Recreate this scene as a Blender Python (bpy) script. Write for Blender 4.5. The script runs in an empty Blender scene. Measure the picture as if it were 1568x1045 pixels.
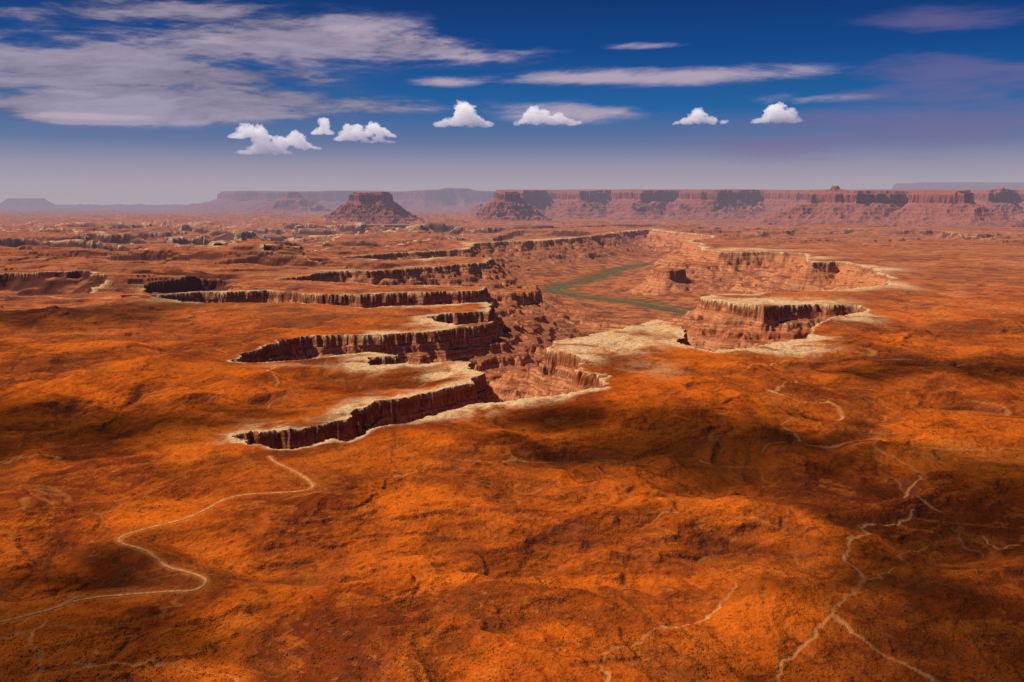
import bpy, math, random, bmesh
import numpy as np
from mathutils import noise as mnoise, Vector
from math import radians,sin,cos
random.seed(4); rng=np.random.RandomState(7)
sc=bpy.context.scene
# ------------------------------------------------ survey of the place (photogrammetry helper)
F=1358.0; CX=784.0; CY=522.5; EYE=308.0; H=400.0
PITCH=math.atan((CY-EYE)/F)
def ray(px,py):
    a=(px-CX)/F; b=(CY-py)/F
    return (a, math.cos(PITCH)+b*math.sin(PITCH), -math.sin(PITCH)+b*math.cos(PITCH))
def gp(px,py,z=0.0):
    r=ray(px,py); t=(z-H)/r[2]
    return (r[0]*t, r[1]*t)
def azel(px,py):
    r=ray(px,py); l=math.hypot(r[0],r[1])
    return math.atan2(r[0],r[1]), math.atan2(r[2],l)
# ------------------------------------------------ noise
TAB=(rng.rand(512,512).astype(np.float32)*2-1)
def vn(x,y,s=0):
    xf=np.floor(x); yf=np.floor(y)
    xi=(xf.astype(np.int64)+s*57)&511; yi=(yf.astype(np.int64)+s*131)&511
    fx=(x-xf).astype(np.float32); fy=(y-yf).astype(np.float32)
    fx=fx*fx*fx*(fx*(fx*6-15)+10); fy=fy*fy*fy*(fy*(fy*6-15)+10)
    x1=(xi+1)&511; y1=(yi+1)&511
    a=TAB[xi,yi]; b=TAB[x1,yi]; c=TAB[xi,y1]; e=TAB[x1,y1]
    return (a+(b-a)*fx)*(1-fy)+(c+(e-c)*fx)*fy
def fbm(x,y,o=4,s=0,g=0.5):
    r=0; A=1; T=0
    for i in range(o):
        r=r+A*vn(x,y,s+i*3); T+=A; A*=g
        x,y=(x*1.6-y*1.2)+17.3,(x*1.2+y*1.6)+5.1
    return r/T*1.5
def sbm(x,y,o=4,s=0,g=0.5):
    # streaky: octaves keep their alignment
    r=0; A=1; T=0
    for i in range(o):
        r=r+A*vn(x,y,s+i*3); T+=A; A*=g
        x,y=x*2.03+17.3,y*2.07+5.1
    return r/T*1.5
def ridge(x,y,o=4,s=0,g=0.5):
    r=0; A=1; T=0
    for i in range(o):
        n=1-np.abs(vn(x,y,s+i*3))*1.7
        r=r+A*n; T+=A; A*=g
        x,y=(x*1.6-y*1.2)+17.3,(x*1.2+y*1.6)+5.1
    return r/T
def ss(a,b,x):
    t=np.clip((x-a)/(b-a),0,1); return t*t*(3-2*t)
def terrace(z,step,k=4.0,keep=0.12):
    q=z/step; fl=np.floor(q); fr=q-fl
    f2=ss(0,1,np.clip((fr-0.5)*k+0.5,0,1))
    return ((fl+f2)*(1-keep)+q*keep)*step
def sdf(X,Y,P):
    P=np.array(P,dtype=np.float32); n=len(P)
    best=np.full(X.shape,1e12,np.float32); ins=np.zeros(X.shape,bool)
    for i in range(n):
        ax,ay=P[i]; bx,by=P[(i+1)%n]
        ex,ey=bx-ax,by-ay; l=ex*ex+ey*ey+1e-6
        wx=X-ax; wy=Y-ay
        t=np.clip((wx*ex+wy*ey)/l,0,1)
        dx=wx-ex*t; dy=wy-ey*t
        np.minimum(best,dx*dx+dy*dy,out=best)
        if ay!=by:
            c=((ay>Y)!=(by>Y))
            c&=(X<(ex*(Y-ay)/(by-ay)+ax))
            ins^=c
    d=np.sqrt(best)
    return np.where(ins,d,-d)
def pdist(X,Y,P):
    best=np.full(X.shape,1e12,np.float32)
    for i in range(len(P)-1):
        ax,ay=P[i]; bx,by=P[i+1]
        ex,ey=bx-ax,by-ay; l=ex*ex+ey*ey+1e-6
        wx=X-ax; wy=Y-ay
        t=np.clip((wx*ex+wy*ey)/l,0,1)
        dx=wx-ex*t; dy=wy-ey*t
        np.minimum(best,dx*dx+dy*dy,out=best)
    return np.sqrt(best)
# ------------------------------------------------ canyon rim
RIM_PX=[(765,616),(740,619),(700,629),(640,642),(590,651),(560,662),(530,672),(490,678),(455,679),(425,672),(395,668),(372,663),
(400,657),(450,652),(500,647),(535,640),(548,626),(575,613),(620,606),(650,604),(690,594),(728,588),(738,574),(715,562),(712,552),
(690,553),(640,557),(600,559),(568,557),(570,549),(604,541),(560,540),(490,546),(450,551),(400,555),(343,553),
(385,537),(430,524),(440,519),(500,514),(560,514),(600,511),(650,510),(700,504),(740,499),(760,492),
(700,498),(665,493),(640,486),(690,481),(750,478),(750,470),(744,462),
(640,468),(560,471),(480,464),(380,463),(290,462),(225,452),
(300,447),(400,445),(490,451),(560,450),(620,449),(700,446),(742,444),
(745,438),(650,436),(590,438),(530,433),(440,427),(520,415),(600,413),(660,409),(700,405),(745,402),
(748,396),(690,394),(600,398),(530,394),(600,388),(700,384),(735,372),(800,369),(880,365),(950,355),(1000,351),(1040,357),(1095,361),(1060,368),(1075,378),(1095,386),
(1160,385),(1232,388),(1240,402),(1285,400),(1335,407),(1372,424),(1345,437),(1260,446),(1150,450),(1090,450),
(1070,456),(1112,464),(1150,466),(1180,469),(1250,465),(1312,467),(1322,476),(1265,489),(1250,503),(1237,516),(1165,529),(1095,537),
(1062,532),(1043,522),(1052,510),(1044,494),(1015,488),(960,500),(900,513),(842,522),(830,531),(868,542),(902,553),(884,566),(914,574),(920,589),(872,604),(805,612)]
RIM=[gp(*p) for p in RIM_PX]
RZ=-262.0
RIVER_PX=[(1000,404),(950,411),(928,421),(900,430),(858,437),(844,444),(868,451),(925,458),(990,466),(1050,478),(1100,492)]
RIVER=[gp(x,y,RZ) for x,y in RIVER_PX]
def smoothline(P,it=3):
    for _ in range(it):
        Q=[P[0]]
        for a,b in zip(P[:-1],P[1:]):
            Q.append((a[0]*.75+b[0]*.25,a[1]*.75+b[1]*.25)); Q.append((a[0]*.25+b[0]*.75,a[1]*.25+b[1]*.75))
        Q.append(P[-1]); P=Q
    return P
RIVS=smoothline(RIVER,2)
ROAD_PX=[(-40,955),(60,935),(130,908),(190,903),(250,899),(300,899),(320,882),(295,868),(255,860),(240,845),(222,828),(178,818),(185,805),(240,790),(300,778),(350,748),(420,745),(470,745),(483,736),(455,718),(420,705),(412,697)]
ROAD=smoothline([gp(*p) for p in ROAD_PX],2)
WASH_PX=[([(70,950),(45,965),(30,990),(65,1005),(45,1060)],1.8),
([(130,1000),(170,1015),(250,1010),(300,1015),(350,1025),(365,1060)],1.6),
([(1210,1070),(1190,1020),(1205,985),(1250,950),(1270,928),(1300,905),(1325,880),(1320,860),(1295,840),(1300,815),(1320,790),(1370,775),(1400,765)],2.2),
([(1268,930),(1320,955),(1380,985),(1430,1005),(1450,1030),(1430,1070)],2.2),
([(935,1070),(920,1020),(940,992),(1000,965),(1060,940),(1110,912),(1130,880)],1.5),
([(1175,600),(1230,612),(1280,612),(1290,628),(1190,633),(1225,655)],3.2),([(1340,682),(1390,700),(1425,722),(1370,740),(1440,762)],2.6),
([(425,588),(422,575),(405,568),(432,560)],3.2),
([(1140,567),(1160,552),(1190,546),(1250,543)],3.6),
([(1180,600),(1215,590),(1225,580),(1290,590),(1400,590)],3.0),
([(1500,780),(1520,800),(1568,806)],1.6),
([(120,905),(85,925),(60,935),(20,960)],1.3),
([(600,720),(650,700),(700,695)],1.6),([(1330,870),(1370,850),(1390,820),(1420,800)],1.4),
([(0,685),(50,684),(90,690)],2.6)]
WASH=[(smoothline([gp(*p) for p in P],1),w) for P,w in WASH_PX]
PALE=[]
for (px,py,rx,ry,a) in [(920,520,100,18,1.),(1000,496,50,11,1.),(880,540,50,20,.9),(1190,461,120,7,1.),(1290,480,55,11,1.),(1190,530,100,10,.85),(1340,432,50,12,.8),(700,508,70,9,.9),(690,568,60,8,.9),(560,520,130,7,.55),(660,545,70,5,.6),(640,458,130,5,.7),(620,598,90,8,.4),(1000,560,80,22,.4),(1330,412,70,6,.8),(470,560,120,6,.45),(820,372,120,3,.7),(1150,383,120,2.5,.7)]:
    g0=gp(px,py); g1=gp(px,py-ry); PALE.append((g0[0],g0[1],rx*g0[1]/F,max(40,g1[1]-g0[1]),a))
ISL=[(gp(1035,450,-250)[0],6450.,110.,60.,-96.),(8.,5150.,95.,60.,-112.)]
def height(X,Y):
    X=X.astype(np.float32); Y=Y.astype(np.float32)
    d=np.hypot(X,Y)
    far=ss(3000,7000,d)
    wx=20*fbm(X/210,Y/210,3,1)+21*fbm(X/75,Y/75,4,5,.62)+far*90*fbm(X/700,Y/700,4,9,.6)
    wy=20*fbm(X/210,Y/210,3,21)+21*fbm(X/75,Y/75,4,25,.62)+far*170*fbm(X/700,Y/700,4,29,.6)
    s=np.full(X.shape,-5000,np.float32)
    m=(d>1100)&(d<15000)&(X>-4500)&(X<5500)
    s[m]=sdf(X[m]+wx[m],Y[m]+wy[m],RIM)
    outside=np.clip(-s,0,5000)
    fade=0.15+0.85*ss(0,260,outside)
    near=ss(5200,2600,d)
    rdist=np.full(X.shape,999.,np.float32); mr=(d<1900)&(X<100)
    if mr.any(): rdist[mr]=pdist(X[mr],Y[mr],ROAD)
    flat=.12+.88*ss(4,75,rdist)
    qx=X+110*fbm(X/420,Y/420,4,300); qy=Y+110*fbm(X/420,Y/420,4,310)
    hump=ridge(qx/380,qy/340,3,7,.45)-.5
    zp=13*fbm(X/640,Y/640,4,2)-3+near*(26*hump+9*(ridge(qx/140,qy/130,4,17,.55)-.5))*flat
    nv=np.abs(vn(qx/300,qy/260,320)+.25*vn(qx/70,qy/70,322)); nv2=np.abs(vn(qx/110,qy/120,333)+.25*vn(qx/30,qy/30,335))
    nv3=np.abs(vn(qx/48,qy/52,340)+.3*vn(qx/14,qy/14,342))
    zp=zp-near*(6.5*ss(.35,0,nv)+2.6*ss(.3,0,nv2)+.8*ss(.3,0,nv3))*flat
    tmask=ss(.10,.45,vn(X/500,Y/400,371))
    zp=zp+(terrace(11*fbm(qx/300,qy/240,6,77,.55),4.5,3.6,.25))*near*tmask*flat
    chan=np.maximum(ss(.022,.004,nv)*ss(.1,.4,vn(X/260,Y/260,350)),.55*ss(.035,.01,nv2)*ss(.15,.5,vn(X/200,Y/200,355)))*near
    zp=zp*fade+1.3*fbm(X/22,Y/22,4,3,.65)*flat
    # ledgy country on the left and far away
    left=ss(350,-700,X+0.02*Y)
    Lm=ss(2600,4300,d)*left*ss(20,400,outside)
    hx=X+120*fbm(X/500,Y/500,4,400); hy=Y+160*fbm(X/500,Y/500,4,410)
    h0=(70+45*ss(4500,6500,d))*fbm(hx/1900,hy/520,5,44,0.52)
    brk=.35+.65*ss(-.4,.1,fbm(X/650,Y/400,3,420))
    stp=15-4*ss(5000,3000,d)
    zp=zp+Lm*((terrace(h0,stp,9,.04)*brk+h0*(1-brk))*1.0-10)
    Fm=np.clip(ss(8000,10500,d)*(0.6+0.4*left)+ss(3900,5200,d)*left,0,1)*ss(100,600,outside)*ss(21000,16000,d)
    r=fbm(hx/2300,hy/1300,5,51,0.5)
    s2=(r-0.05)*1300
    s3=(fbm(hx/1400,hy/760,5,57,0.5)-.10)*900
    dn=ss(0,30,s2)*45+np.clip((s2-40)*.35,0,70)+ss(0,30,s3)*34+np.clip((s3-40)*.35,0,60)
    zp=zp-dn*Fm
    wid=(14.+100*ss(-.1,.7,fbm(X/330,Y/330,3,430)))
    rimf=np.exp(-outside/(wid*(.75+1.2*far)))*(s<0)
    rf=np.exp(-np.clip(-s2,0,9e9)/70.)*(s2<0)+np.exp(-np.clip(-s3,0,9e9)/60.)*(s3<0)
    rimf=np.maximum(rimf,np.clip(rf,0,1)*Fm*.85)
    for (px,py,a,b,am) in PALE:
        rimf=np.maximum(rimf,am*np.exp(-((X-px)/a)**2-((Y-py)/b)**2)*(s<0))
    # inside profile
    si=np.clip(s,0,5000)
    ch=(60+12*fbm(X/300,Y/300,3,61))*(1-.45*far)
    prof=-(0.62*ss(0,7,si)+0.38*ss(14,22,si))*ch
    rd=ridge(X/120,Y/120,5,63,.55)
    rd2=ridge(X/420,Y/420,3,66)
    st=np.clip(si-20+(rd-0.45)*60*ss(10,90,si)+(rd2-.5)*150*ss(60,250,si),0,5000)
    tal=0.62*st; deep=190+10*fbm(X/500,Y/500,4,64)
    tal=deep*(1-np.exp(-tal/deep*1.25))
    tal=terrace(tal,34,2.6,.5)
    flo=ss(220,420,si)
    rv=pdist(X,Y,RIVS)
    prof=prof-tal+flo*(terrace(44*fbm(X/420,Y/340,6,70,.55),15,5,.15)+6)*(.25+.75*ss(250,1100,rv))
    prof=np.where(flo>.5,prof-(ss(1100,300,rv)*(12+27*far)*flo),prof)
    rw=ss(480,70,rv)*(s>60)
    rb=(RZ-10*ss(48,34,rv)+3*ss(40,75,rv))
    prof=prof*(1-rw)+rb*rw
    z=np.where(s>0,zp*0.3+prof,zp)
    z=np.where(rw>0.97,rb,z)
    for (ix,iy,rr,chh,top) in ISL:
        R=np.hypot((X-ix+wx*1.3),(Y-iy+wy*1.3)*0.7)-rr
        zi=top-chh*ss(0,12,R)-0.62*np.clip(R-12+(rd-.45)*40,0,900)
        z=np.where((s>40)&(R<500)&(rv>80),np.maximum(z,zi),z)
    wash=chan*(s<-5)*.4
    mm=(d<3600)&(s<-5)
    if mm.any():
        xs=X[mm]+5*fbm(X[mm]/30,Y[mm]/30,3,81); ys=Y[mm]+14*fbm(X[mm]/38,Y[mm]/38,4,84,.6)
        brk2=.5+.5*ss(-.3,.3,fbm(X[mm]/60,Y[mm]/60,2,89))
        w=np.zeros(xs.shape,np.float32)
        for P,wd in WASH:
            a=np.array(P); b0=a.min(0)-40; b1=a.max(0)+40
            k=(xs>b0[0])&(xs<b1[0])&(ys>b0[1])&(ys<b1[1])
            if k.any():
                dd=pdist(xs[k],ys[k],P); w[k]=np.maximum(w[k],.78*brk2[k]*ss(wd*1.7,wd*.3,dd))
        wash[mm]=np.maximum(np.maximum(wash[mm],w),.35*ss(8,2,rdist[mm]))
    z=z-wash*1.0
    veg=rw*ss(42,52,rv)*ss(190,90,rv+70*fbm(X/120,Y/120,3,90))
    inc=ss(-1,8,s)
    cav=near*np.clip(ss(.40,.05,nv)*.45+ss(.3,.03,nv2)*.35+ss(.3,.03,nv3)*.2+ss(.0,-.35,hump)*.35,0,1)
    return z,dict(rim=rimf,inc=inc,wash=wash,veg=veg,cav=cav,sd=np.clip(s,-600,600)/600.)
# ------------------------------------------------ mesh helper
def grid_mesh(name,X,Y,Z,attrs={},smooth=True):
    nr,nc=X.shape
    co=np.stack([X,Y,Z],-1).reshape(-1,3).astype(np.float32)
    idx=np.arange(nr*nc).reshape(nr,nc)
    q=np.stack([idx[:-1,:-1],idx[:-1,1:],idx[1:,1:],idx[1:,:-1]],-1).reshape(-1,4)
    me=bpy.data.meshes.new(name)
    me.vertices.add(len(co)); me.vertices.foreach_set('co',co.ravel())
    me.loops.add(q.size); me.loops.foreach_set('vertex_index',q.ravel().astype(np.int32))
    me.polygons.add(len(q)); me.polygons.foreach_set('loop_start',(np.arange(len(q))*4).astype(np.int32))
    me.polygons.foreach_set('use_smooth',np.full(len(q),smooth))
    me.update(calc_edges=True)
    for k,v in attrs.items():
        a=me.attributes.new(k,'FLOAT','POINT'); a.data.foreach_set('value',v.reshape(-1).astype(np.float32))
    ob=bpy.data.objects.new(name,me); sc.collection.objects.link(ob); return ob
def tri_mesh(name,co,tr,smooth=False):
    me=bpy.data.meshes.new(name); k=tr.shape[1]
    me.vertices.add(len(co)); me.vertices.foreach_set('co',co.astype(np.float32).ravel())
    me.loops.add(tr.size); me.loops.foreach_set('vertex_index',tr.ravel().astype(np.int32))
    me.polygons.add(len(tr)); me.polygons.foreach_set('loop_start',(np.arange(len(tr))*k).astype(np.int32))
    me.polygons.foreach_set('use_smooth',np.full(len(tr),smooth))
    me.update(calc_edges=True)
    ob=bpy.data.objects.new(name,me); sc.collection.objects.link(ob); return ob
# ------------------------------------------------ shader helper
class NT:
    def __init__(s,nt): s.nt=nt; nt.nodes.clear()
    def n(s,t,**k):
        x=s.nt.nodes.new(t)
        for a,b in k.items(): setattr(x,a,b)
        return x
    def put(s,sock,v):
        if isinstance(v,bpy.types.NodeSocket): s.nt.links.new(v,sock)
        elif v is not None:
            if sock.type=='RGBA' and len(v)==3: v=(*v,1)
            sock.default_value=v
    def m(s,op,a,b=None,c=None,clamp=False):
        x=s.n('ShaderNodeMath',operation=op,use_clamp=clamp)
        for i,v in enumerate((a,b,c)):
            if v is not None: s.put(x.inputs[i],v)
        return x.outputs[0]
    def mr(s,v,a,b,c=0.,d=1.,sm=True):
        x=s.n('ShaderNodeMapRange',interpolation_type='SMOOTHSTEP' if sm else 'LINEAR')
        for i,q in enumerate((v,a,b,c,d)): s.put(x.inputs[i],q)
        return x.outputs[0]
    def mix(s,f,a,b,mode='MIX'):
        x=s.n('ShaderNodeMix',data_type='RGBA',blend_type=mode)
        s.put(x.inputs[0],f); s.put(x.inputs[6],a); s.put(x.inputs[7],b); return x.outputs[2]
    def map(s,v,scale,loc=(0,0,0)):
        x=s.n('ShaderNodeMapping'); s.put(x.inputs[0],v); x.inputs['Scale'].default_value=scale; x.inputs['Location'].default_value=loc
        return x.outputs[0]
    def noise(s,v,scale=1.,detail=4.,rough=.5,dist=0.):
        x=s.n('ShaderNodeTexNoise'); s.put(x.inputs['Vector'],v)
        x.inputs['Scale'].default_value=scale; x.inputs['Detail'].default_value=detail; x.inputs['Roughness'].default_value=rough
        x.inputs['Distortion'].default_value=dist
        return x.outputs['Fac']
    def att(s,name,o='Fac'):
        x=s.n('ShaderNodeAttribute'); x.attribute_name=name; return x.outputs[o]
    def ramp(s,f,st):
        x=s.n('ShaderNodeValToRGB'); cr=x.color_ramp
        while len(cr.elements)<len(st): cr.elements.new(0.5)
        for e,(p,c) in zip(cr.elements,st): e.position=p; e.color=(*c,1)
        s.put(x.inputs[0],f); return x.outputs[0]
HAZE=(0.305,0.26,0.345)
def finish(t,col,pos,rough=.95,bump=None,bstr=.6,bdist=1.0):
    b=t.n('ShaderNodeBsdfDiffuse'); t.put(b.inputs['Color'],col)
    if rough<.9:
        b=t.n('ShaderNodeBsdfPrincipled'); t.put(b.inputs['Base Color'],col); b.inputs['Roughness'].default_value=rough
    if bump is not None:
        bm=t.n('ShaderNodeBump'); bm.inputs['Strength'].default_value=bstr; bm.inputs['Distance'].default_value=bdist
        t.put(bm.inputs['Height'],bump); t.put(b.inputs['Normal'],bm.outputs[0])
    # aerial perspective: haze painted as surface glow, growing with distance from the origin
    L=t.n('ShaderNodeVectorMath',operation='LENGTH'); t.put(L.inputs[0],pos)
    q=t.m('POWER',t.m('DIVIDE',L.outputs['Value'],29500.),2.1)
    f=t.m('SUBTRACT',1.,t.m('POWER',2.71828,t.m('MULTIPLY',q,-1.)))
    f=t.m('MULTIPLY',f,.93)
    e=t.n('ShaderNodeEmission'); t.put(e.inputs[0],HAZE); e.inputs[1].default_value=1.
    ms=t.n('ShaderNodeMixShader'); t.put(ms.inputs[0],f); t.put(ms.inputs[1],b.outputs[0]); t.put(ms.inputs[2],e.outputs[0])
    o=t.n('ShaderNodeOutputMaterial'); t.put(o.inputs[0],ms.outputs[0])
def newmat(n):
    m=bpy.data.materials.new(n); m.use_nodes=True
    try: m.cycles.emission_sampling='NONE'
    except Exception as ex: print(ex)
    return m,NT(m.node_tree)
def terrain_mat():
    m,t=newmat('desert_ground')
    g=t.n('ShaderNodeNewGeometry'); pos=g.outputs['Position']
    sp=t.n('ShaderNodeSeparateXYZ'); t.put(sp.inputs[0],pos); z=sp.outputs[2]; y=sp.outputs[1]
    nz=t.n('ShaderNodeSeparateXYZ'); t.put(nz.inputs[0],g.outputs['Normal']); nz=nz.outputs[2]
    n1=t.noise(pos,1/380,6,.62,.9); n2=t.noise(pos,1/95,5,.66,.4); n3=t.noise(pos,1/11,4,.72); n4=t.noise(pos,1/2.6,2,.6)
    c=t.mix(t.mr(n1,.40,.62),(0.66,0.120,0.007),(0.20,0.030,0.006))
    c=t.mix(t.m('MULTIPLY',t.mr(n1,.41,.30),.6),c,(0.74,0.20,0.024))
    # thin strata following the lie of the land
    cz=t.n('ShaderNodeCombineXYZ'); t.put(cz.inputs[2],t.m('ADD',z,t.m('MULTIPLY',n2,9.)))
    sn=t.noise(cz.outputs[0],.20,3,.7)
    c=t.mix(t.m('MULTIPLY',t.mr(sn,.50,.62),.5),c,(0.66,0.160,0.016))
    c=t.mix(t.m('MULTIPLY',t.mr(sn,.46,.36),.60),c,(0.15,0.028,0.007))
    c=t.mix(t.m('MULTIPLY',t.mr(n2,.47,.30),.55),c,(0.15,0.032,0.008))
    c=t.mix(t.m('MULTIPLY',t.mr(n3,.55,.74),.42),c,(0.70,0.26,0.055))
    c=t.mix(t.m('MULTIPLY',t.mr(n3,.47,.30),.66),c,(0.075,0.022,0.007))
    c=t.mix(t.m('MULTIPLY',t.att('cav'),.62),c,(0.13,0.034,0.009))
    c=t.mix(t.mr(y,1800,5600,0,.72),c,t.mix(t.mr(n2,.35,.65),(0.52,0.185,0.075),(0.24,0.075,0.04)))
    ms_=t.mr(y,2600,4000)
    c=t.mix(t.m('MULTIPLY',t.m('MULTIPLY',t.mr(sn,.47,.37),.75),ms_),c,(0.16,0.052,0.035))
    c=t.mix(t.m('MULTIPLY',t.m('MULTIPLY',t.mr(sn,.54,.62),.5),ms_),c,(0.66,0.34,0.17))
    sc_=t.mr(n4,.56,.68); c=t.mix(t.m('MULTIPLY',sc_,.45),c,(0.08,0.036,0.013))
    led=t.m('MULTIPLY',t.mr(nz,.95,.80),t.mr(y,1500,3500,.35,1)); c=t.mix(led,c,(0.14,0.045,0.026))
    rim=t.att('rim'); rr=t.m('MULTIPLY',rim,t.mr(n2,.32,.56,.35,1.))
    c=t.mix(t.mr(rr,.15,.75,0,.94),c,t.mix(t.mr(n3,.35,.65),(0.84,0.55,0.27),(0.54,0.29,0.12)))
    c=t.mix(t.att('wash'),c,(0.64,0.26,0.075))
    # canyon
    zz=t.m('ADD',z,t.m('MULTIPLY',n2,26.))
    cx=t.n('ShaderNodeCombineXYZ'); t.put(cx.inputs[2],zz); t.put(cx.inputs[0],t.m('MULTIPLY',sp.outputs[0],.004))
    st=t.noise(cx.outputs[0],.11,3,.7)
    k=t.ramp(st,[(.32,(0.24,0.055,0.023)),(.45,(0.52,0.155,0.055)),(.54,(0.66,0.28,0.12)),(.62,(0.32,0.08,0.033)),(.72,(0.70,0.38,0.19))])
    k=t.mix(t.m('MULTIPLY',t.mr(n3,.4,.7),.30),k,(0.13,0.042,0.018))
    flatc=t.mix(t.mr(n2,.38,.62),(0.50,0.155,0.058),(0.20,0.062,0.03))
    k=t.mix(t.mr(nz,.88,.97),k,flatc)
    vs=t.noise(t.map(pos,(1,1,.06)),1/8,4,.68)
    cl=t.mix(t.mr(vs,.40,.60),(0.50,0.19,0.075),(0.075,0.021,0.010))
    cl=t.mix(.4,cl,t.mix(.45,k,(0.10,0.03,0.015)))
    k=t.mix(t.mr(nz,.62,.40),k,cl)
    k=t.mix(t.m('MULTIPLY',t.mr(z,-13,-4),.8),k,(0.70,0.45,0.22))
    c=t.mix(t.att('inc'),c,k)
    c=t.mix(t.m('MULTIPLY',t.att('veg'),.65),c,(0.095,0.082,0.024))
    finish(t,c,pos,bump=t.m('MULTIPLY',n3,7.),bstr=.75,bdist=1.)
    return m
def mesa_mat():
    m,t=newmat('red_sandstone')
    g=t.n('ShaderNodeNewGeometry'); pos=g.outputs['Position']
    sp=t.n('ShaderNodeSeparateXYZ'); t.put(sp.inputs[0],pos)
    nz=t.n('ShaderNodeSeparateXYZ'); t.put(nz.inputs[0],g.outputs['Normal']); nz=nz.outputs[2]
    n2=t.noise(pos,1/260,5,.65)
    cx=t.n('ShaderNodeCombineXYZ'); t.put(cx.inputs[2],t.m('ADD',sp.outputs[2],t.m('MULTIPLY',n2,60.)))
    st=t.noise(cx.outputs[0],.035,4,.7)
    k=t.ramp(st,[(.34,(0.20,0.052,0.038)),(.46,(0.31,0.09,0.055)),(.56,(0.38,0.125,0.075)),(.66,(0.24,0.062,0.042))])
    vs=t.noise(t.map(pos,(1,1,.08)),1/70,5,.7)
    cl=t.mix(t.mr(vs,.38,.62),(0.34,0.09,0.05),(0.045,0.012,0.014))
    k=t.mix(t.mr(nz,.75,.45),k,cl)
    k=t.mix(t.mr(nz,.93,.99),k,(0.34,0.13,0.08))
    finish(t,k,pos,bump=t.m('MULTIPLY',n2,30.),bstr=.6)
    return m
TM=terrain_mat(); MM=mesa_mat()
# ------------------------------------------------ terrain sheet
hf=math.atan(800/F)
az=np.concatenate([np.linspace(-1.0,-hf,80,endpoint=False),np.linspace(-hf,hf,1150),np.linspace(hf,1.0,81)[1:]])
rr=[330.]
while rr[-1]<100000:
    d=rr[-1]; k=.0022 if d<9000 else (.0034 if d<16000 else .014)
    if d<1000: k=.0028
    rr.append(d*(1+k))
rr=np.array(rr)
A,R=np.meshgrid(az,rr)
X=(np.sin(A)*R); Y=(np.cos(A)*R)
Z,at=height(X,Y)
ter=grid_mesh('terrain',X,Y,Z,at); ter.data.materials.append(TM)
# ------------------------------------------------ mesas
def wp(px,d): 
    a=math.atan((px-CX)/F); return (math.sin(a)*d,math.cos(a)*d)
def make_mesa(name,P,topf,cliff,tw,wa,wl,a0,a1,d0,d1,na,nd,seed=0,knobs=(),ter=.55):
    a0=math.atan((a0-CX)/F); a1=math.atan((a1-CX)/F)
    A,R=np.meshgrid(np.linspace(a0,a1,na),np.exp(np.linspace(math.log(d0),math.log(d1),nd)))
    X=np.sin(A)*R; Y=np.cos(A)*R
    wx=wa*fbm(X/wl,Y/wl,6,100+seed,.6); wy=wa*fbm(X/wl,Y/wl,6,120+seed,.6)
    s=sdf(X+wx,Y+wy,P)
    top=topf(X,Y)+cliff*.12*fbm(X/(wl*.8),Y/(wl*.8),4,130+seed)
    base=top-cliff
    rd=ridge(X/(tw*.3),Y/(tw*.3),5,140+seed)
    so=np.clip(-s-(rd-.4)*tw*.28*ss(0,tw*.25,-s),0,1e6)
    t=np.clip(1-so/tw,0,1)
    z=base*t**1.7
    z=z*(1-ter)+ter*terrace(z,max(base.mean()/6,5),2.5,.5)
    z=np.where(so<=0,base,z)
    c1=cliff*(.75*ss(0,cliff*.12,s)+.25*ss(cliff*.35,cliff*.55,s))
    z=np.where(s>0,base+c1,z)
    for (kx,kd,kr,kh) in knobs:
        x0,y0=wp(kx,kd); Rk=np.hypot(X-x0,Y-y0)
        z=z+kh*ss(kr,kr*.5,Rk)+kh*.5*ss(kr*3,kr,Rk)
    z=np.where(z<3,-25,z)
    ob=grid_mesh(name,X,Y,z); ob.data.materials.append(MM); return ob
zt=lambda ytop: (lambda X,Y: 400+(EYE-ytop)/F*Y)
front=[(757,24500),(792,21800),(832,23200),(880,21800),(930,23200),(990,21200),(1045,22400),(1075,21200),(1150,22400),(1235,21200),(1250,17800),(1300,17300),(1360,18200),(1400,17500),(1462,17200),(1480,21000),(1530,20000),(1568,20600),(1700,19500),(2000,19500),(2300,19500),(2300,31000),(800,31000)]
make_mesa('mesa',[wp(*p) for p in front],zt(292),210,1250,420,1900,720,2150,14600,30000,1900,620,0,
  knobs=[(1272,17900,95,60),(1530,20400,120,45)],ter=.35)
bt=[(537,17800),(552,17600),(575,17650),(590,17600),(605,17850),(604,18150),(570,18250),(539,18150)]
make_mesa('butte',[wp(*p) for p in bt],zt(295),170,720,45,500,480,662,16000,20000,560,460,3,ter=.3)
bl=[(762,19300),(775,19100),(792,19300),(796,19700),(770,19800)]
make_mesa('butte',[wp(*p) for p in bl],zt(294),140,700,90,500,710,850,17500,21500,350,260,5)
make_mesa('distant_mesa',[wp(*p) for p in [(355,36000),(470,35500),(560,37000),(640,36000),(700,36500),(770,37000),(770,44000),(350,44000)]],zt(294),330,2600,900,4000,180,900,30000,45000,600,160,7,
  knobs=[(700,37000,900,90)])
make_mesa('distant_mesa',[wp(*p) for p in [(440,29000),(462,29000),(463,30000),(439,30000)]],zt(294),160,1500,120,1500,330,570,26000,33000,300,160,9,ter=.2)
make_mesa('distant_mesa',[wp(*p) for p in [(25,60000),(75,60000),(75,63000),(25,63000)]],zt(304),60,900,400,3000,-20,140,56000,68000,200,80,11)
make_mesa('distant_mesa',[wp(*p) for p in [(1380,70000),(1560,68000),(1700,68000),(1700,90000),(1420,90000)]],zt(281),500,14000,1500,9000,1100,1900,52000,92000,300,120,13)
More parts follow.
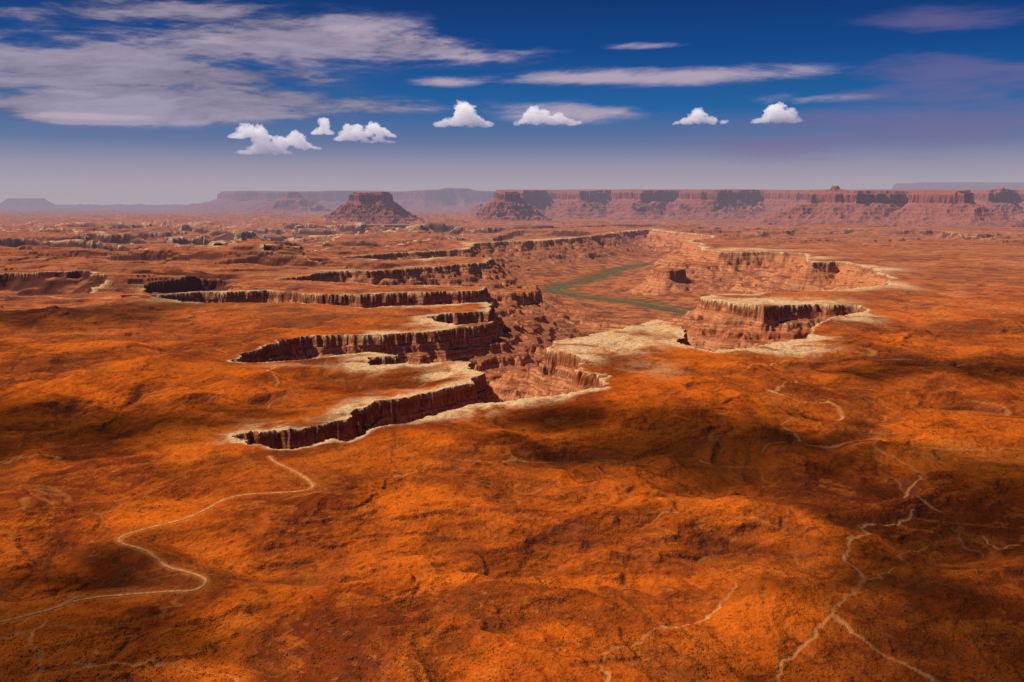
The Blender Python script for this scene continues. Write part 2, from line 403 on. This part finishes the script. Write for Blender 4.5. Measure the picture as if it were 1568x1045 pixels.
# ------------------------------------------------ river
def ribbon(name,P,w,zf,mat):
    P=np.array(P); T=np.gradient(P,axis=0); T/=np.linalg.norm(T,axis=1)[:,None]; N=np.stack([-T[:,1],T[:,0]],1)
    K=5; offs=np.linspace(-1,1,K)*w/2
    jit=1+.25*np.array([math.sin(i*1.7)+math.sin(i*.61+2) for i in range(len(P))])/2
    X=P[:,0:1]+N[:,0:1]*offs*jit[:,None]; Y=P[:,1:2]+N[:,1:2]*offs*jit[:,None]
    ob=grid_mesh(name,X,Y,zf(X,Y)); ob.data.materials.append(mat); return ob
wm,t=newmat('river_water')
g=t.n('ShaderNodeNewGeometry'); wn=t.noise(g.outputs['Position'],1/60,3,.5)
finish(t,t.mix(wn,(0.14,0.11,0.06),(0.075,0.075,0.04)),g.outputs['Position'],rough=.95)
ribbon('river',smoothline(RIVER,4),90,lambda X,Y:X*0+RZ,wm)
rm,t=newmat('dirt_road_surface')
g=t.n('ShaderNodeNewGeometry'); n=t.noise(g.outputs['Position'],1/5,4,.7)
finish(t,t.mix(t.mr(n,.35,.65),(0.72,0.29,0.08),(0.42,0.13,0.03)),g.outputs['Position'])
def densify(P,step):
    out=[]
    for a,b in zip(P[:-1],P[1:]):
        k=max(1,int(math.dist(a,b)/step))
        for i in range(k): out.append((a[0]+(b[0]-a[0])*i/k,a[1]+(b[1]-a[1])*i/k))
    out.append(P[-1]); return out
RD=densify(ROAD,3)
ribbon('dirt_road',RD,3.8,lambda X,Y:height(X,Y)[0]+.5,rm)
# ------------------------------------------------ scrub
N=110000
u=rng.uniform(-hf*1.15,hf*1.15,N); yy=rng.uniform(120,800,N); d=H*F/yy*.97
k=(d>600)&(d<3200); u=u[k]; d=d[k]
x=np.sin(u)*d; y=np.cos(u)*d
cl=fbm(x/120,y/120,4,200)+.5*fbm(x/25,y/25,2,210)+.9*(rng.rand(len(x))-.5)
k=cl>-.05; x=x[k]; y=y[k]
z,a_=height(x,y); k=(a_['sd']<-.01)&(a_['wash']<.2); x=x[k]; y=y[k]; z=z[k]; n=len(x)
tv=np.array([(1,0,.25),(.3,.95,.3),(-.8,.6,.2),(-.8,-.6,.3),(.3,-.95,.25),(.1,0,1.0),(0.5,0.2,.8),(-.5,-.1,.75)])
tf=np.array([(0,1,6),(1,5,6),(0,6,5),(1,2,5),(2,7,5),(2,3,7),(3,5,7),(3,4,5),(4,0,5)])
r=rng.uniform(.3,.65,n)*(1+rng.rand(n)**8); th=rng.rand(n)*6.28
c,s_=np.cos(th)[:,None],np.sin(th)[:,None]
jit=1+.25*rng.randn(n,8)
vx=(tv[None,:,0]*c-tv[None,:,1]*s_)*r[:,None]*jit+x[:,None]; vy=(tv[None,:,0]*s_+tv[None,:,1]*c)*r[:,None]*jit+y[:,None]
vz=tv[None,:,2]*r[:,None]*.9*jit+z[:,None]-.1
co=np.stack([vx,vy,vz],-1).reshape(-1,3)
tr=(tf[None]+np.arange(n)[:,None,None]*8).reshape(-1,3)
scrub=tri_mesh('desert_scrub',co,tr)
m,t=newmat('scrub_leaves'); g=t.n('ShaderNodeNewGeometry'); nn=t.noise(g.outputs['Position'],1/4,2,.5)
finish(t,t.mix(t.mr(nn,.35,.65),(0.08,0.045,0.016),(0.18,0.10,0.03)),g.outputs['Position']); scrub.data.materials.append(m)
# ------------------------------------------------ clouds
SEL=49.; SAZ=-66.
S=Vector((sin(radians(SAZ))*cos(radians(SEL)),cos(radians(SAZ))*cos(radians(SEL)),sin(radians(SEL))))
def ico(n):
    bm=bmesh.new(); bmesh.ops.create_icosphere(bm,subdivisions=n,radius=1)
    bm.verts.ensure_lookup_table()
    a=np.array([v.co[:] for v in bm.verts]); b=np.array([[v.index for v in f.verts] for f in bm.faces]); bm.free(); return a,b
IV,IF=ico(3); IV4,IF4=ico(4)
def cloud_mat(zb,zt_):
    cm,t=newmat('cumulus'); dens=.0065
    g=t.n('ShaderNodeNewGeometry'); sp=t.n('ShaderNodeSeparateXYZ'); t.put(sp.inputs[0],g.outputs['Position'])
    hh=t.mr(sp.outputs[2],zb,zb+(zt_-zb)*.85,0,1,False)
    vs=t.n('ShaderNodeVolumeScatter'); t.put(vs.inputs['Color'],(1,1,1)); vs.inputs['Density'].default_value=dens; vs.inputs['Anisotropy'].default_value=.0
    e=t.n('ShaderNodeEmission'); t.put(e.inputs[0],t.mix(hh,(0.15,0.13,0.21),(0.47,0.42,0.44))); e.inputs[1].default_value=dens  # bright top and dim base painted as glow, standing in for multiple scattering
    ad=t.n('ShaderNodeAddShader'); t.put(ad.inputs[0],vs.outputs[0]); t.put(ad.inputs[1],e.outputs[0])
    o=t.n('ShaderNodeOutputMaterial'); t.put(o.inputs['Volume'],ad.outputs[0]); return cm
def cumulus(boxes,dist,seed):
    rg=random.Random(seed); V=[];Fc=[];off=0
    k=dist/F; zlo=1e9; zhi=-1e9
    for (x0,x1,yt,yb,*pk) in boxes:
        w=(x1-x0)/2; h=(yb-yt); xc=(x0+x1)/2
        base=H+math.tan(azel(xc,yb)[1])*dist; zlo=min(zlo,base); zhi=max(zhi,base+h*k)
        peaks=pk[0] if pk else [(rg.uniform(-.5,.5),rg.uniform(.6,1.)) for _ in range(3)]
        for i in range(int(44+w*2.0)):
            q=rg.uniform(-1,1); prof=max(.38*(1-q*q),max(a*math.exp(-((q-p)/.36)**2) for p,a in peaks)*(1-abs(q)**3))
            r=h*rg.uniform(.06,.24)*(.45+.65*prof)
            py=yb-r*.7-rg.random()**.8*max(0,(h*prof-r*1.4))
            px=xc+q*(w-r*.8)
            a,b=azel(px,py); 
            c=Vector((sin(a)*dist,cos(a)*dist+rg.uniform(-.45,.45)*w*k,H+math.tan(b)*dist))
            rr_=r*k
            dsp=np.array([mnoise.fractal(Vector(p*2.0)+c*.01,.5,2.2,4) for p in IV])
            P=IV*rr_*(1+.75*dsp)[:,None]*np.array([1.3,1.2,.95])+np.array(c)
            P[:,2]=np.where(P[:,2]<base,base+(P[:,2]-base)*.5,P[:,2])
            V.append(P); Fc.append(IF+off); off+=len(IV)
    ob=tri_mesh('cloud',np.concatenate(V),np.concatenate(Fc),True); ob.data.materials.append(cloud_mat(zlo,zhi))
    md=ob.modifiers.new('remesh','REMESH'); md.mode='VOXEL'; md.voxel_size=9.; md.use_smooth_shade=True
    return ob
cumulus([(350,418,184,212,[(-.1,.9),(.4,.8)]),(364,445,205,236,[(-.2,.9),(.5,.7)]),(395,488,198,228,[(.3,.9),(-.3,.6)]),(476,512,180,206,[(0.2,1.)])],16000,1)
cumulus([(512,562,184,216,[(-.3,.8),(.5,1.)]),(540,606,183,210,[(-.1,1.),(.5,.6)]),(552,608,204,219,[(0,1.)])],16400,11)
cumulus([(664,755,157,194,[(.05,1.),(.5,.55),(-.6,.45)])],15000,2)
cumulus([(786,892,161,191,[(-.5,1.),(-.1,.7),(.3,.6)])],15500,3)
cumulus([(1032,1112,165,190,[(-.05,1.),(.5,.5),(-.6,.5)])],16000,5)
cumulus([(1152,1228,158,188,[(-.1,1.),(.45,.8)])],15500,8)
# broken stratocumulus high overhead (out of view, placed to shade the foreground)
om,t=newmat('stratocumulus')
tc=t.n('ShaderNodeTexCoord'); P=tc.outputs['Object']
sx=t.n('ShaderNodeVectorMath',operation='LENGTH'); t.put(sx.inputs[0],P)
nn=t.noise(P,1.9,5,.62)
al=t.mr(t.m('ADD',sx.outputs['Value'],t.m('MULTIPLY',t.m('SUBTRACT',nn,.5),2.1)),1.05,.35,0,.52)
di=t.n('ShaderNodeBsdfDiffuse'); t.put(di.inputs[0],(0.85,0.85,0.88)); tp=t.n('ShaderNodeBsdfTransparent')
ms=t.n('ShaderNodeMixShader'); t.put(ms.inputs[0],al); t.put(ms.inputs[1],tp.outputs[0]); t.put(ms.inputs[2],di.outputs[0])
o=t.n('ShaderNodeOutputMaterial'); t.put(o.inputs[0],ms.outputs[0])
def overhead(px,py,rx,ry,seed,alt=2600):
    g=gp(px,py); c=Vector((g[0],g[1],0))+S*(alt/S.z)
    P=IV4*np.array([1,1,.10]); dsp=np.array([mnoise.fractal(Vector(p*1.5)+Vector((seed*3.1,0,0)),.8,2.2,4) for p in IV4])
    P=P*(1+.3*dsp)[:,None]
    ob=tri_mesh('cloud',P,IF4,True); ob.location=c; ob.scale=(rx,ry,rx); ob.data.materials.append(om)
for a in [(1080,665,400,290,1),(1600,760,370,330,2),(60,645,560,230,3),(1570,1010,290,230,4),(-10,1000,300,230,5),(150,850,110,90,6),(1360,850,110,140,9),(100,470,800,500,8),(1500,560,450,220,10),(850,640,150,90,11)]:  # unseen clouds; the corner ones are added to darken the corners of view
    overhead(*a)
# ------------------------------------------------ high cirrus (thin ice cloud far away, its lit tones painted as glow)
def blobs(U,V,bs):
    M=0
    for b in bs:
        px,py,sx,sy,amp=b[:5]; tilt=b[5] if len(b)>5 else 0
        a,e=azel(px,py); du=U-a; dv=V-e+tilt*du
        M=M+amp*np.exp(-(du/(sx/F))**2-(dv/(sy/F))**2)
    return M
UU,VV=np.meshgrid(np.linspace(-.95,.95,2200),np.linspace(.025,.32,520))
wv=VV+.006*fbm(UU*6,VV*20,3,500)
f1=sbm(UU*7+4,wv*38-UU*1.2,8,510,.66)
f2=sbm(UU*5,wv*34+3,7,530,.6)
fs=fbm(UU*4.2,wv*24,5,550,.58)
L1=blobs(UU,VV,[(1500,170,230,70,.6),(1250,215,250,30,.4),(1480,25,110,18,1.),(1440,95,130,14,.7),(1360,140,110,10,.5),(1500,190,90,12,.5)])
L2=blobs(UU,VV,[(40,60,280,50,.66),(330,60,230,32,.66),(150,165,260,20,.85),(100,110,260,22,.6),(650,72,150,22,.85,.05),(450,157,250,12,.75),(180,12,330,24,.6),(420,118,90,8,.45)])
L3=blobs(UU,VV,[(1020,116,200,13,1.15),(900,122,90,7,.6),(690,127,55,7,.95),(985,70,60,5,.8),(870,172,110,16,.65),(1240,150,100,10,.4),(640,60,120,10,.6),(730,88,60,7,.7),(300,60,160,8,.5),(420,118,90,6,.6),(560,45,120,8,.5),(200,35,120,6,.5),(120,178,120,5,.6),(60,140,150,5,.4)])
def dn(M,n,amp,lo,hi,mx): return ss(lo,hi,M+n*amp*np.clip(M*2.5,0,1))*mx
d1=dn(L1,f2*.8+fs*.6,1.0,.15,1.2,.5); d2=dn(L2,f1*1.1+fs*.75,.9,.12,1.15,.86); d3=dn(L3,f1,.75,.2,1.2,.88)
C1=np.array([.20,.15,.30]); C3=np.array([.48,.385,.48])
C2=(np.array([.13,.14,.26])[None,None]*(1-d2[...,None])+np.array([.34,.29,.37])[None,None]*d2[...,None])*(.95+.5*np.clip(f1,-.6,.6))[...,None]
al=1-(1-d1)*(1-d2)*(1-d3)
cc=(C1*d1[...,None]*(1-d2[...,None])*(1-d3[...,None])+C2*d2[...,None]*(1-d3[...,None])+C3*d3[...,None])/np.maximum(al,1e-4)[...,None]
Rc=97000.
ci=grid_mesh('cirrus_cloud',np.sin(UU)*np.cos(VV)*Rc,np.cos(UU)*np.cos(VV)*Rc,np.sin(VV)*Rc+H,dict(dens=al))
ca=ci.data.color_attributes.new('tone','FLOAT_COLOR','POINT'); ca.data.foreach_set('color',np.concatenate([cc,np.ones(cc.shape[:2]+(1,))],-1).reshape(-1).astype(np.float32))
m,t=newmat('cirrus'); e=t.n('ShaderNodeEmission'); t.put(e.inputs[0],t.att('tone','Color')); tp=t.n('ShaderNodeBsdfTransparent')
ms=t.n('ShaderNodeMixShader'); t.put(ms.inputs[0],t.att('dens')); t.put(ms.inputs[1],tp.outputs[0]); t.put(ms.inputs[2],e.outputs[0])
o=t.n('ShaderNodeOutputMaterial'); t.put(o.inputs[0],ms.outputs[0]); ci.data.materials.append(m)
# ------------------------------------------------ sun, sky
sl=bpy.data.lights.new('sun','SUN'); sl.energy=5.0; sl.angle=radians(.5); sl.color=(1,.92,.80)
so=bpy.data.objects.new('sun',sl); so.rotation_euler=S.to_track_quat('Z','Y').to_euler(); sc.collection.objects.link(so)
w=bpy.data.worlds.new('World'); sc.world=w; w.use_nodes=True; t=NT(w.node_tree)
sky=t.n('ShaderNodeTexSky',sky_type='NISHITA',sun_disc=False); sky.sun_elevation=radians(SEL); sky.sun_rotation=radians(SAZ); sky.altitude=1800
tc=t.n('ShaderNodeTexCoord'); sp=t.n('ShaderNodeSeparateXYZ'); t.put(sp.inputs[0],tc.outputs['Generated'])
V=t.m('ARCSINE',sp.outputs[2])
gr=t.ramp(t.m('DIVIDE',V,.6),[(0,(0.41,0.35,0.40)),(.03,(0.39,0.34,0.41)),(.065,(0.29,0.27,0.38)),(.105,(0.12,0.17,0.33)),(.165,(0.012,0.115,0.34)),(.26,(0.0015,0.058,0.25)),(.36,(0.0008,0.028,0.15)),(1,(0.02,0.06,0.22))])
sc10=t.n('ShaderNodeVectorMath',operation='SCALE'); t.put(sc10.inputs[0],gr); sc10.inputs['Scale'].default_value=10.
col=t.mix(.975,sky.outputs[0],sc10.outputs[0])
bg=t.n('ShaderNodeBackground'); t.put(bg.inputs[0],col); bg.inputs[1].default_value=.1
o=t.n('ShaderNodeOutputWorld'); t.put(o.inputs[0],bg.outputs[0])
# ------------------------------------------------ camera
cd=bpy.data.cameras.new('camera'); cd.lens=36*F/1568; cd.sensor_width=36; cd.clip_start=1; cd.clip_end=300000
co_=bpy.data.objects.new('camera',cd); co_.location=(0,0,H); co_.rotation_euler=(math.pi/2-PITCH,0,0); sc.collection.objects.link(co_); sc.camera=co_
sc.view_settings.view_transform='Standard'; sc.view_settings.look='None'; sc.view_settings.exposure=0
